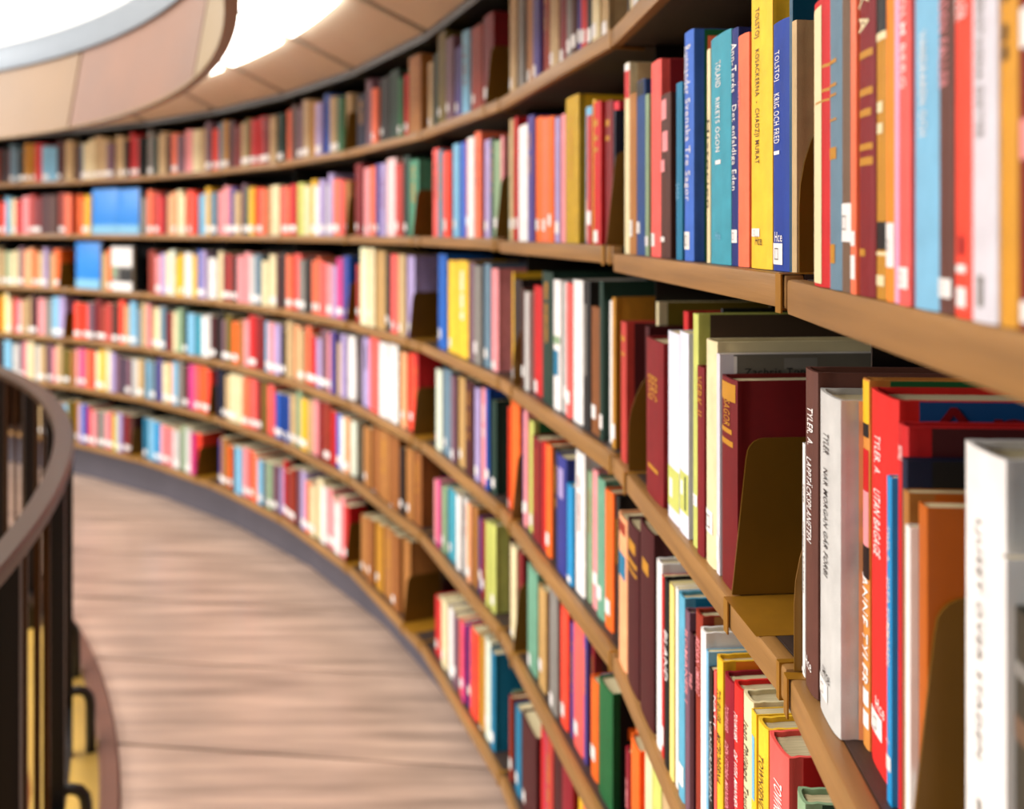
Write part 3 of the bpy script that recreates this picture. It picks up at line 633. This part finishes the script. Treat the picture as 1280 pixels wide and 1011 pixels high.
        (183.9, 60.1, 188, 160, 18.5, 'so', {}),
        (252.4, 98.0, 214, 150, 26.0, 'dk', {}),
        (358.3, 84.9, 223, 135, 25.3, 'dg', {}),
        (450.7, 44.4, 188, 150, 18.8, 'gn', {}),
        (502.3, 28.8, 192, 150, 22.3, 're', {}),
        (545.3, 102.8, 237, 150, 20.4, 'ta', {}),
    ],
    ('B',4): [
        (3.0, 73.1, 254, 150, 17.9, 'dr', {}),
        (85.4, 63.3, 235, 160, 23.9, 'pk', {}),
        (157.6, 43.7, 237, 160, 24.8, 'so', {}),
        (209.9, 50.9, 241, 145, 25.1, 'pu', {}),
        (269.1, 49.2, 240, 135, 23.2, 'li', {}),
        (326.4, 86.4, 251, 160, 25.3, 'wp', {}),
        (420.4, 67.3, 228, 145, 20.5, 'sr', {'lab': (44, 19)}),
        (495.0, 50.3, 248, 150, 22.4, 'dg', {}),
        (552.4, 75.7, 231, 145, 20.9, 'sg3', {}),
    ],
    ('C',4): [
        (19.8, 28.4, 208, 160, 17.7, 'sr', {}),
        (57.6, 73.3, 266, 150, 19.4, 'wc', {}),
        (139.8, 78.7, 266, 150, 18.6, 'cr', {}),
        (235.5, 90.9, 258, 145, 20.1, 'tn', {}),
        (334.4, 47.4, 249, 160, 19.0, 'dk', {'lab': (49, 26)}),
        (389.7, 61.0, 250, 145, 17.2, 'pr', {}),
        (458.2, 65.8, 252, 160, 16.8, 'be', {}),
        (531.1, 63.0, 248, 160, 21.5, 'li', {}),
    ],
    ('D',4): [
        (66.9, 81.8, 239, 160, 25.1, 'li', {}),
        (157.6, 103.2, 249, 145, 20.3, 'pr', {}),
        (269.1, 89.2, 244, 145, 18.4, 'wh', {}),
        (366.2, 84.5, 248, 135, 19.4, 'wh', {}),
        (458.2, 14.9, 242, 150, 19.2, 'ol', {}),
        (480.4, 50.7, 234, 145, 18.6, 'pc', {}),
        (538.3, 55.9, 236, 160, 24.9, 'co', {}),
        (601.0, 27.1, 241, 145, 19.8, 're', {}),
    ],
    ('E',4): [
        (94.5, 80.6, 204, 150, 19.8, 'ta', {'rough': 1}),
        (183.9, 76.8, 220, 160, 23.5, 'tn2', {'lab': (-6, -33)}),
        (269.1, 97.1, 227, 150, 18.8, 'ta', {}),
        (374.1, 91.5, 228, 145, 17.3, 'tn2', {'lab': (-26, -52)}),
        (473.0, 36.6, 205, 145, 16.9, 'db', {}),
        (524.0, 63.3, 218, 160, 19.8, 'ta', {}),
        (594.2, 60.7, 220, 150, 20.3, 'tn2', {}),
    ],
    ('F',4): [
        (48.2, 82.6, 201, 135, 24.5, 'ta', {}),
        (139.8, 70.1, 218, 160, 17.3, 'tn2', {}),
        (218.5, 75.4, 222, 160, 23.1, 'gd', {}),
        (302.1, 87.6, 233, 160, 25.7, 'ta', {}),
        (397.4, 75.6, 238, 160, 16.0, 'tn2', {}),
        (480.4, 65.0, 242, 160, 25.3, 'ta', {}),
    ],
}
def cover_mesh(t, h, d, hard):
    hw = t/2; e = min(.0026 if hard else .0011, t*.14)
    bul = min(.0024, t*.08) if hard else min(.0008, t*.03)
    hinge = .011
    outer = [(-hw, d)]; inner = [(-hw+e, d)]
    if hard:
        g = min(.0012, e*.6)
        outer += [(-hw, hinge+.006), (-hw+g, hinge), (-hw, hinge-.004)]
        inner += [(-hw+e, hinge+.006), (-hw+e+g, hinge), (-hw+e, hinge-.004)]
    K = 4
    for k in range(-K, K+1):
        x = hw*k/K*.995; y = bul*abs(k/K)**3.5
        outer.append((x, y)); inner.append((x*(hw-e)/hw, y+e))
    if hard:
        outer += [(hw, hinge-.004), (hw-g, hinge), (hw, hinge+.006)]
        inner += [(hw-e, hinge-.004), (hw-e-g, hinge), (hw-e, hinge+.006)]
    outer.append((hw, d)); inner.append((hw-e, d))
    n = len(outer); v = []
    for z in (0, h):
        v += [(x, y, z) for x, y in outer] + [(x, y, z) for x, y in inner]
    f = []
    for i in range(n-1):
        f.append((i, i+1, 2*n+i+1, 2*n+i))                       # outside
        f.append((n+i+1, n+i, 3*n+i, 3*n+i+1))                   # inside
        f.append((2*n+i, 2*n+i+1, 3*n+i+1, 3*n+i))               # head
        f.append((i+1, i, n+i, n+i+1))                           # tail
    f.append((0, 2*n, 3*n, n)); f.append((n-1, 2*n-1, 4*n-1, 3*n-1))
    return v, f, bul, e
def spine_patch(name, t, bul, z0, z1, x0, x1, colour, parent, lift=.0004):
    hw = t/2; v = []; f = []; n = 6
    for i in range(n+1):
        u = x0 + (x1-x0)*i/n
        y = bul*abs(u)**3.5 - lift
        v += [(hw*u*.97, y, z0), (hw*u*.97, y, z1)]
    for i in range(n): f.append((2*i, 2*i+2, 2*i+3, 2*i+1))
    o = mesh_obj(name, v, f, M['print'], parent, True); o.color = (*rgb(colour), 1)
    return o
_txt = {}
def text_data(s):
    if s not in _txt:
        cu = bpy.data.curves.new('lettering', 'FONT'); cu.body = s; cu.size = 1.0; cu.resolution_u = 2; cu.offset = .004; cu.space_character = 1.12
        to = bpy.data.objects.new('lettering', cu); col.objects.link(to)
        bpy.context.view_layer.update()
        me = bpy.data.meshes.new_from_object(to.evaluated_get(bpy.context.evaluated_depsgraph_get()))
        bpy.data.objects.remove(to); bpy.data.curves.remove(cu)
        xs = [v.co.x for v in me.vertices] or [0, 1]; ys = [v.co.y for v in me.vertices] or [0, 1]
        _txt[s] = (me, min(xs), max(xs), min(min(ys), 0), max(ys))
    return _txt[s]
def lettering(s, parent, fn, colour, name='lettering'):
    """fn maps (u along the line 0..1, v across the letters 0..1) to a local point"""
    me0, a, b_, c, d = text_data(s)
    me = me0.copy(); me.name = name
    for v in me.vertices: v.co = fn((v.co.x-a)/(b_-a), (v.co.y-c)/(d-c))
    me.materials.clear(); me.materials.append(M['print'])
    o = bpy.data.objects.new(name, me); col.objects.link(o); o.parent = parent; o.color = (*rgb(colour), 1)
    return o
records = []
def make_book(row, b, rec):
    x0, t, h, d, inset, c, ex = rec
    x0, t, h, d, inset = x0/1e3, t/1e3, h/1e3, d/1e3, inset/1e3
    f, rz, L = bay_frame(b)
    lx = x0 + t/2
    dx, dy = math.cos(rz), math.sin(rz)
    y = inset
    root = empty('book', (f.x + dx*lx - dy*y, f.y + dy*lx + dx*y, top_z(row, b)+.0004), rz)
    rnd = random.Random(ord(row)*7919 + (b+3)*613 + int(x0*1e4))
    hard = ex.get('st', 'h' if t > .012 or rnd.random() < .3 else 'p') == 'h'
    v, fc, bul, e = cover_mesh(t, h, d, hard)
    cv = mesh_obj('cover', v, fc, M['cloth' if hard else 'glossy'], root, True); cv.color = (*rgb(c), 1)
    ins = .004 if hard else .0006
    box('page_block', -t/2+e*1.02, t/2-e*1.02, bul+e+.0006, d-ins, ins, h-ins, M['pages'], root)
    feat = None
    for z0, z1, xa, xb, cc in ex.get('band', []):
        z0, z1 = min(z0, z1)/1e3, max(z0, z1)/1e3
        z0, z1 = max(z0, .002), min(z1, h-.001)
        if z1 > z0: spine_patch('spine_band', t, bul, z0, z1, xa, xb, cc, cv, .0003 + .0001*rnd.random()); feat = feat or 'with %s spine decoration' % PAL[cc][1]
    for s, za, zb, fr, cc, xo in ex.get('txt', []):
        if not s or fr <= 0: continue
        za, zb = za/1e3, zb/1e3
        if za > h-.003: za = h-.004
        hw = t*fr/2
        def fn(u, w, za=za, zb=zb, hw=hw, xo=xo, t=t, bul=bul):
            x = xo*t/2 - hw + 2*hw*w
            return (x, bul*abs(2*x/t)**3.5 - .0006, za + (zb-za)*u)
        lettering(s, cv, fn, cc); feat = 'with %s lettering down the spine' % PAL[cc][1]
    lab = ex.get('lab')
    if lab is None and 'txt' not in ex and 'band' not in ex and t > .011 and rnd.random() < .62:
        zc = .012 + .02*rnd.random(); lab = ((zc+.022)*1e3, zc*1e3)
    if lab:
        za, zb = max(lab)/1e3, max(min(lab)/1e3, .003)
        xa, xb = -.85, min(.85, -.85 + 2*.024/t)
        lo = spine_patch('spine_label', t, bul, zb, za, xa, xb, 'wh', cv, .0005)
        if b <= 1 and row in 'BC':
            q = (za-zb); zc = (za+zb)/2; xm = (xa+xb)/2*t/2*.97; s_ = min(q*.28, t*.18)
            yy = bul*abs((xa+xb)/2)**3.5 - .0011
            v4 = []; 
            for k_ in (1.0, .8):
                v4 += [(xm-s_*k_*.8, yy, zc-s_*k_), (xm+s_*k_*.8, yy, zc-s_*k_), (xm+s_*k_*.8, yy, zc+s_*k_), (xm-s_*k_*.8, yy, zc+s_*k_)]
            mk = mesh_obj('label_mark', v4, [(i, (i+1) % 4, 4+(i+1) % 4, 4+i) for i in range(4)], M['print'], cv); mk.color = (*rgb('gy'), 1)
        feat = feat or 'with a white label at its foot'
    if 'hce' in ex:
        zc, cc = ex['hce']; zc /= 1e3
        w = min(t*.6, .016)
        lettering('Hce', cv, lambda u, w_, zc=zc, w=w, bul=bul: ((u-.5)*w, bul*abs((u-.5)*w*2/t)**3.5 - .0007, zc + w_*w*.5), cc, 'shelf_mark')
    if feat is None and b <= 4 and t > .014 and rnd.random() < .75:       # worn, unreadable title on the spine
        cc = 'gd' if sum(rgb(c)) < .75 else rnd.choice(['bk', 'dr', 'nv', 'wh'])
        z = h*rnd.uniform(.82, .92); zend = h*rnd.uniform(.35, .55); n_ = 0
        vv = []; ff = []; wd = t*rnd.uniform(.2, .34)
        while z > zend:
            q = rnd.uniform(.003, .0065)
            k_ = len(vv)
            for xx, zz in ((-wd/2, z-q), (wd/2*rnd.uniform(.5, 1), z-q), (wd/2, z), (-wd/2*rnd.uniform(.5, 1), z)):
                vv.append((xx, bul*abs(2*xx/t)**3.5-.0005, zz))
            ff.append((k_, k_+1, k_+2, k_+3)); z -= q + (rnd.uniform(.008, .014) if rnd.random() < .14 else .0016)
        if ff: o = mesh_obj('title_line', vv, ff, M['print'], cv); o.color = (*rgb(cc), 1)
    if 'cover' in ex:
        def side(nm, u0, w0, u1, w1, cc, lift):
            xx = t/2 + lift; ya, yb = .0135 + (d-.0155)*w0, .0135 + (d-.0155)*w1
            za, zb = h*u0, h*u1
            o = mesh_obj(nm, [(xx, ya, za), (xx, yb, za), (xx, yb, zb), (xx, ya, zb)], [(0, 1, 2, 3)], M['print'], cv); o.color = (*rgb(cc), 1)
        side('cover_print', .002, 0, .998, 1, ex['cover'], .0002)
        for q, (za, wa, zb, wb, cc) in enumerate(ex.get('art', [])):
            if cc: side('cover_art', min(za, zb), min(wa, wb), max(za, zb), max(wa, wb), cc, .0003+.00006*q)
        if 'cov_txt' in ex:
            s, za, zb, cc = ex['cov_txt']
            ln = (d-.03)*.55 if len(s) > 5 else (d-.02)*.98
            lettering(s, cv, lambda u, w, t=t, za=za, zb=zb, h=h, ln=ln: (t/2+.0009, (.024 if len(s) > 5 else .016) + u*ln, h*za + h*(zb-za)*w), cc, 'cover_title')
    records.append(dict(o=root, row=row, b=b, c=PAL[c][1], t=t, h=h, feat=feat, hard=hard))
    return root
for (row, b), recs in BOOK_ROWS.items():
    for rec in recs: make_book(row, b, rec)

# labels: looks first, then neighbours, then the count along the shelf
NUM = ['first', 'second', 'third', 'fourth', 'fifth', 'sixth', 'seventh', 'eighth', 'ninth', 'tenth', 'eleventh', 'twelfth', 'thirteenth', 'fourteenth', 'fifteenth', 'sixteenth', 'seventeenth', 'eighteenth', 'nineteenth', 'twentieth', 'twenty-first', 'twenty-second', 'twenty-third', 'twenty-fourth', 'twenty-fifth']
BAYN = {0: 'nearest bay', 1: 'second nearest bay', 2: 'third bay', 3: 'fourth bay', 4: 'fifth bay'}
byrow = {}
for r in records: byrow.setdefault((r['row'], r['b']), []).append(r)
for (row, b), rs in byrow.items():
    where = '%s shelf, %s' % (ROWN[row], BAYN[b])
    def look(r):
        th = 'thick ' if r['t'] > .042 else ('thin ' if r['t'] < .014 else '')
        return th + r['c'] + (' hardback' if r['hard'] else ' paperback')
    for i, r in enumerate(rs):
        base = look(r)
        same = [q for q in rs if look(q) == base]
        if len(same) == 1: lab = '%s, the only one on the %s' % (base, where)
        else:
            nb = [(rs[j-1]['c'] if j else 'end', rs[j+1]['c'] if j+1 < len(rs) else 'end') for j in range(len(rs))]
            mine = nb[i]
            if 'end' not in mine and sum(1 for j, q in enumerate(rs) if look(q) == base and nb[j] == mine) == 1:
                lab = '%s between %s and %s books, %s' % (base, mine[0], mine[1], where)
            else: lab = '%s, %s from left, %s' % (base, NUM[i], where)
        if r['feat'] and len(lab.split()) + len(r['feat'].split()) <= 16:
            lab = lab.replace(base, base + ' ' + r['feat'], 1)
        tag(r['o'], lab, 'book', 'books on the %s shelf' % ROWN[row])

# books shown face out on the far shelves
FACE_OUT = [('B', 8, 173, 249, 251, 'sk', 'left of two bright blue books displayed face out, second shelf'), ('B', 8, 425, 209, 245, 'sk', 'right of two bright blue books displayed face out, second shelf'), ('C', 8, 4, 250, 261, 'sk', 'bright blue book displayed face out on the third shelf'), ('C', 8, 366, 201, 241, 'gy', 'pale photo-covered book displayed face out beside an orange spine')]
for row, b, x0, w, h, c, lab in FACE_OUT:
    f, rz, L = bay_frame(b)
    x0, w, h = x0/1e3, w/1e3, h/1e3
    dx, dy = math.cos(rz), math.sin(rz); lx = x0 + w/2; y = .03
    root = empty('display_book', (f.x + dx*lx - dy*y, f.y + dy*lx + dx*y, top_z(row, b)+.0004), rz)
    tag(root, lab, 'book', 'books displayed face out')
    for nm, ya, yb in (('front_cover', 0, .003), ('back_cover', .017, .02)):
        o = box(nm, -w/2, w/2, ya, yb, 0, h, M['glossy'], root, bev=.001); o.color = (*rgb(c), 1)
    box('page_block', -w/2+.004, w/2-.004, .0032, .0168, .004, h-.004, M['pages'], root)
    v, fq = box_v(-w/2, w/2, -.0012, -.0002, .002, h*.2); o = mesh_obj('cover_label', v, fq, M['print'], root); o.color = (*rgb('lb' if c == 'sk' else 'wh'), 1)
    if c != 'sk':
        for za, zb, xa, xb, cc in ((.2, .5, -.1, .5, 'dk'), (.3, .55, -.5, -.25, 'sg'), (.55, .98, -.5, .5, 'wh')):
            o = mesh_obj('cover_photo', *box_v(w*xa, w*xb, -.0010, -.0003, h*za, h*zb), M['print'], root); o.color = (*rgb(cc), 1)

# ------------------------------------------------------------------ all remaining books: one uncounted mass on the far shelves
FAR_ROWS = {
    ('A',10): '235,58,gy 293,57,dr 350,71,be 421,56,bk 478,56,gn 534,69,ta 603,69,mv 672,38,ru',
    ('A',9): '14,40,bk 54,56,ma 110,78,gb 188,62,bk 250,107,gd 357,68,re 425,133,lb 558,80,ma 637,72,be',
    ('A',8): '4,57,bw 61,42,gb 103,108,cr 211,129,be 340,71,mv 411,93,be 504,38,db 542,98,re 640,37,bk',
    ('A',7): '4,57,gy 61,53,dg 114,95,be 209,51,ma 260,67,so 326,73,mv 400,72,pk 471,70,cr 542,61,be 603,53,mv 656,52,co',
    ('A',6): '4,53,gb 57,64,gd 121,71,ma 192,69,dr 262,68,be 330,50,ol 379,129,re 508,62,dr 570,53,be 623,60,dg',
    ('A',5): '4,41,so 45,74,bw 119,90,mv 209,61,be 269,59,gd 329,66,li 394,56,bl 450,55,be 505,53,ol 558,52,gn 610,44,be',
    ('B',10): '235,72,so 307,72,be 379,57,re 435,56,cr 492,70,lb 562,69,so 631,55,or 686,25,dr',
    ('B',9): '14,48,co 62,48,lb 110,63,cr 172,62,re 235,61,pk 296,46,sr 342,75,dr 417,74,ma 491,73,bw 565,58,ru 623,57,so',
    ('B',8): '36,84,or 120,50,ye 662,44,gy',
    ('B',7): '4,57,so 61,70,sr 131,69,re 200,34,bk 234,84,pc 318,98,cr 416,111,co 526,77,lb 603,38,ye 641,67,gb',
    ('B',6): '4,62,pk 66,64,pk 130,71,pu 201,69,be 270,42,mv 313,50,gn 363,49,ye 412,80,co 492,47,so 539,54,be 593,68,cr 661,44,pr',
    ('B',5): '4,41,so 45,74,re 119,72,lm 191,70,cr 261,51,ye 312,50,wh 362,57,li 418,48,lg 466,47,li 513,53,so 566,52,pr 617,43,ta',
    ('C',10): '235,72,be 307,72,cr 379,71,so 450,70,li 520,70,be 589,69,pc 658,52,cr',
    ('C',9): '14,48,be 62,48,sg 110,78,cr 188,47,mv 235,61,pc 296,38,pc 334,38,or 372,68,be 440,37,li 477,52,be 528,58,or',
    ('C',8): '284,48,be 332,40,or',
    ('C',7): '4,75,ru 79,61,pk 140,60,li 200,59,cr 260,50,wg 310,82,ye 391,72,wh 464,63,ye 526,46,bl 573,46,li 619,75,wh',
    ('C',6): '4,62,cr 66,73,dr 139,36,sr 175,53,bk 227,69,pk 296,67,pk 363,57,lg 420,56,gb 476,63,cr 539,69,cr 608,52,ma 661,49,dk',
    ('C',5): '7,66,so 73,73,pr 146,71,gy 217,61,bk 278,76,so 353,73,pr 426,55,pk 482,54,li 535,60,hp 595,44,pu 639,29,bl',
    ('D',10): '235,72,cr 307,72,re 379,71,lb 450,70,gy 520,70,ta 589,69,ye 658,52,so',
    ('D',9): '14,40,ye 54,79,cr 133,39,re 172,54,pk 227,84,be 311,61,ma 372,68,pk 440,74,gy 514,66,lb 579,58,li',
    ('D',8): '4,141,co 145,66,mv 211,57,dr 268,56,ru 324,63,sr 387,62,bw 450,54,co 504,46,be 550,60,lb 610,52,gb 662,48,be',
    ('D',7): '4,39,pk 43,44,be 87,61,cr 149,60,gb 209,59,dr 268,58,cr 326,65,sg 391,40,dg 432,71,lb 503,62,tq 565,53,wh 619,38,lg 656,52,ma',
    ('D',6): '4,53,bk 57,55,mv 112,63,ol 175,61,or 236,51,ta 287,67,pk 355,74,re 428,72,dr 500,55,lb 555,54,pk 608,60,li 668,42,bk',
    ('D',5): '7,75,be 82,64,pc 146,62,be 209,52,so 261,59,re 320,58,li 378,64,mv 442,47,pk 489,54,pu 543,45,be 588,44,li 632,64,wh',
    ('E',10): '235,72,gy 307,72,pk 379,71,be 450,70,lb 520,70,ru 589,69,wh 658,52,mv',
    ('E',9): '14,40,dk 54,71,lb 125,63,lg 188,62,mv 250,38,pk 288,61,cr 349,53,lg 402,52,be 454,52,mv 506,51,pk 558,51,be 608,58,ol 666,43,ta',
    ('E',8): '4,40,pk 44,59,hp 103,50,so 153,49,co 203,65,cr 268,48,ye 316,56,cr 372,47,li 419,47,mv 465,54,nv 519,53,mv 572,60,lg 632,59,be',
    ('E',7): '4,30,lb 34,62,gb 96,61,pu 157,60,cr 217,51,pc 268,50,lb 318,57,gy 375,56,bw 432,63,hp 495,55,pr 550,54,or 603,60,co',
    ('E',6): '4,81,nv 85,63,be 148,71,cr 218,69,cr 287,76,so 363,65,pr 428,48,dr 476,47,ol 524,62,pr 585,38,re 623,67,bl',
    ('E',5): '4,41,bl 45,65,be 110,63,sg 173,62,ye 235,52,be 286,59,pk 345,65,dr 410,63,ru 474,46,re 520,53,cb 573,44,wh 617,43,pc 661,49,wg',
    ('F',9): '250,61,re 311,61,dk 372,60,be 432,59,gy 491,59,li 550,58,pk 608,43,lb 652,43,ol',
    ('F',8): '4,32,gd 36,42,li 78,59,bl 137,41,re 178,49,pk 227,73,gy 300,56,pk 356,39,re 395,47,lm 442,46,li 488,53,dr 542,38,bw 677,34,te',
    ('F',7): '16,62,lb 79,61,te2 140,60,pk 200,42,re 243,50,pk 293,66,lg 359,57,sg 416,56,lg 471,39,hp 511,39,co',
    ('F',6): '4,44,pb 48,64,ta 112,54,or 166,53,dk 218,69,lb 287,51,pk 338,58,co 396,49,so 444,48,lb 492,55,gy 547,46,sg 593,45,mv 638,37,li 676,35,re',
    ('F',5): '7,57,dr 63,55,ru 119,54,mv 173,53,li 226,52,so 278,51,cr 329,58,cr 386,48,wh 434,47,pk 482,46,pk 528,45,wh 573,44,pk 617,43,re',
}
RV, RF, RC = [], [], []
def mass_book(row, b, x0, t, h, d, inset, c, label):
    f, rz, L = bay_frame(b); dx, dy = math.cos(rz), math.sin(rz); z = top_z(row, b)+.0004
    def P_(x, y, zz): return (f.x + dx*x - dy*y, f.y + dy*x + dx*y, z+zz)
    zs = [0, .015, .04, h] if label else [0, h]
    cut = min(.004, t*.25)
    prof = [(x0, inset+cut), (x0+cut, inset), (x0+t-cut, inset), (x0+t, inset+cut), (x0+t, inset+d), (x0, inset+d)]
    k0 = len(RV); n = len(prof)
    for zz in zs: RV.extend(P_(x, y, zz) for x, y in prof)
    cc = rgb(c)
    for i in range(len(zs)-1):
        for j in range(n):
            RF.append((k0+i*n+j, k0+i*n+(j+1) % n, k0+(i+1)*n+(j+1) % n, k0+(i+1)*n+j))
            RC.append(rgb('wh') if label and i == 1 and j == 1 else cc)
    RF.append(tuple(k0+(len(zs)-1)*n+j for j in range(n))); RC.append(hexlin('d8ccb0'))
rr = random.Random(5)
for (row, b), s in FAR_ROWS.items():
    items = [q.split(',') for q in s.split()]
    for x, t, c in items:
        x, t = int(x)/1e3, int(t)/1e3
        n = 2 if t > .075 else 1
        for k in range(n):
            mass_book(row, b, x+t*k/n+.0003, t/n-.0006, rr.uniform(.19, min(.236, CLEAR[row]-.01)), rr.uniform(.13, .16), .016+.016*rr.random(), c, rr.random() < .6)
keys = ['cr','be','so','re','dr','lb','wh','gb','pk','li','ma','ta','ye','co','dg','gy','mv','bl','or','nv','bw','sg']
for b in BAYS:
    L = bay_frame(b)[2]
    for row in ROWS:
        if (row, b) in BOOK_ROWS:
            x = max((q[0]+q[1])/1e3 for q in BOOK_ROWS[(row, b)]) + .002
            if not (b == 0 and row in 'BCD'): continue
        elif (row, b) in FAR_ROWS: continue
        else: x = .01
        while x < L-.05:
            t = rr.uniform(.018, .05)
            mass_book(row, b, x, t-.0006, rr.uniform(.19, min(.236, CLEAR[row]-.01)), rr.uniform(.13, .16), .016+.016*rr.random(), rr.choice(keys), rr.random() < .6)
            x += t
rowsm = mesh_obj('book_mass', RV, RF, M['rows'])
ca = rowsm.data.color_attributes.new('Col', 'FLOAT_COLOR', 'CORNER')
li_ = 0; buf = []
for p, c in zip(rowsm.data.polygons, RC): buf += [c[0], c[1], c[2], 1.0]*p.loop_total
ca.data.foreach_set('color', buf)
tag(rowsm, 'hundreds of mixed colour book spines filling the distant left shelves', 'books', kind='stuff')

# ------------------------------------------------------------------ bookends
BOOKENDS = [('F', 7, 553, 'square', 1, 3), ('F', 8, 590, 'square', 1, 3), ('D', 9, 640, 'square', 1, 3), ('C', 9, 597, 'square', 1, 3), ('E', 7, 667, 'square', 1, 3), ('A', 5, 658, 'square', 1, 3), ('B', 5, 665, 'square', 1, 3), ('C', 5, 672, 'square', 1, 3), ('F', 5, 665, 'square', 1, 3), ('C', 0, 3.6, 'arch', 0, 3), ('C', 0, 225.6, 'square', 0, 8), ('B', 1, 653.3, 'arch', 1, 14), ('C', 1, 82.9, 'arch', 0, 3), ('C', 1, 525.6, 'square', 1, 3), ('B', 2, 711.2, 'square', 1, 3), ('C', 2, 106.7, 'arch', 0, 3), ('D', 2, 92.3, 'square', 0, 3), ('E', 2, 106.7, 'square', 0, 3), ('A', 3, 592.4, 'square', 1, 3), ('B', 3, 667.0, 'square', 1, 3), ('B', 4, 629.7, 'square', 1, 3), ('C', 4, 595.8, 'square', 1, 3), ('D', 4, 629.7, 'square', 1, 3), ('F', 4, 546.9, 'square', 1, 3)]
def make_bookend(row, b, x, style, side, front, lab):
    f, rz, L = bay_frame(b); dx, dy = math.cos(rz), math.sin(rz); y = .0; x /= 1e3
    x = min(max(x, .003), L-.001)
    root = empty('bookend', (f.x + dx*x, f.y + dy*x, top_z(row, b)), rz)
    tag(root, lab, 'bookend', 'brass bookends')
    g = front/1e3
    pts = [(g, .0012)]
    if style == 'arch':
        for k in range(0, 11):
            a = math.pi/2*k/10
            pts.append((g + .085*(1-math.cos(a)), .05 + .11*math.sin(a)))
        pts += [(.14, .16), (.14, .0012)]
    else:
        pts += [(g+.013, .122)]
        for k in range(0, 6):
            a = math.pi/2*k/5
            pts.append((g+.0135 + .016*(1-math.cos(a)), .124 + .016*math.sin(a)))
        pts += [(.14, .14), (.14, .0012)]
    n = len(pts); v = [(-.0008, a, z) for a, z in pts] + [(.0008, a, z) for a, z in pts]
    fc = [tuple(range(n))[::-1], tuple(range(n, 2*n))] + [(i, (i+1) % n, n+(i+1) % n, n+i) for i in range(n)]
    o = mesh_obj('plate', v, fc, M['brass'], root)
    bm = bmesh.new(); bm.from_mesh(o.data); bmesh.ops.recalc_face_normals(bm, faces=bm.faces[:]); bm.to_mesh(o.data); bm.free()
    xe = min(.085, max(L-.002-x, .004)) if side else .012
    box('base_plate', .0009, xe, -.0045, .12, .0001, .00035, M['brass_light'], root)
    box('front_clip', .0009, min(xe, .012), -.0048, -.0034, -THICK-.003, .0003, M['brass_light'], root)
    return root
cnt = {}
seen = {}
for row, b, x, style, side, front in BOOKENDS: cnt[(row, b)] = cnt.get((row, b), 0) + 1
for row, b, x, style, side, front in sorted(BOOKENDS, key=lambda q: (q[0], q[1], q[2])):
    k = (row, b); seen[k] = seen.get(k, 0) + 1
    form = 'arched' if style == 'arch' else 'square-topped'
    wh = '%s shelf of the %s bay from the viewer' % (ROWN[row], ORD[b])
    lab = '%s dark brass bookend on the %s' % (form, wh)
    if cnt[k] > 1: lab = '%s dark brass bookend, %s from left, %s shelf, %s bay from viewer' % (form, NUM[seen[k]-1], ROWN[row], ORD[b])
    make_bookend(row, b, x, style, side, front, lab)
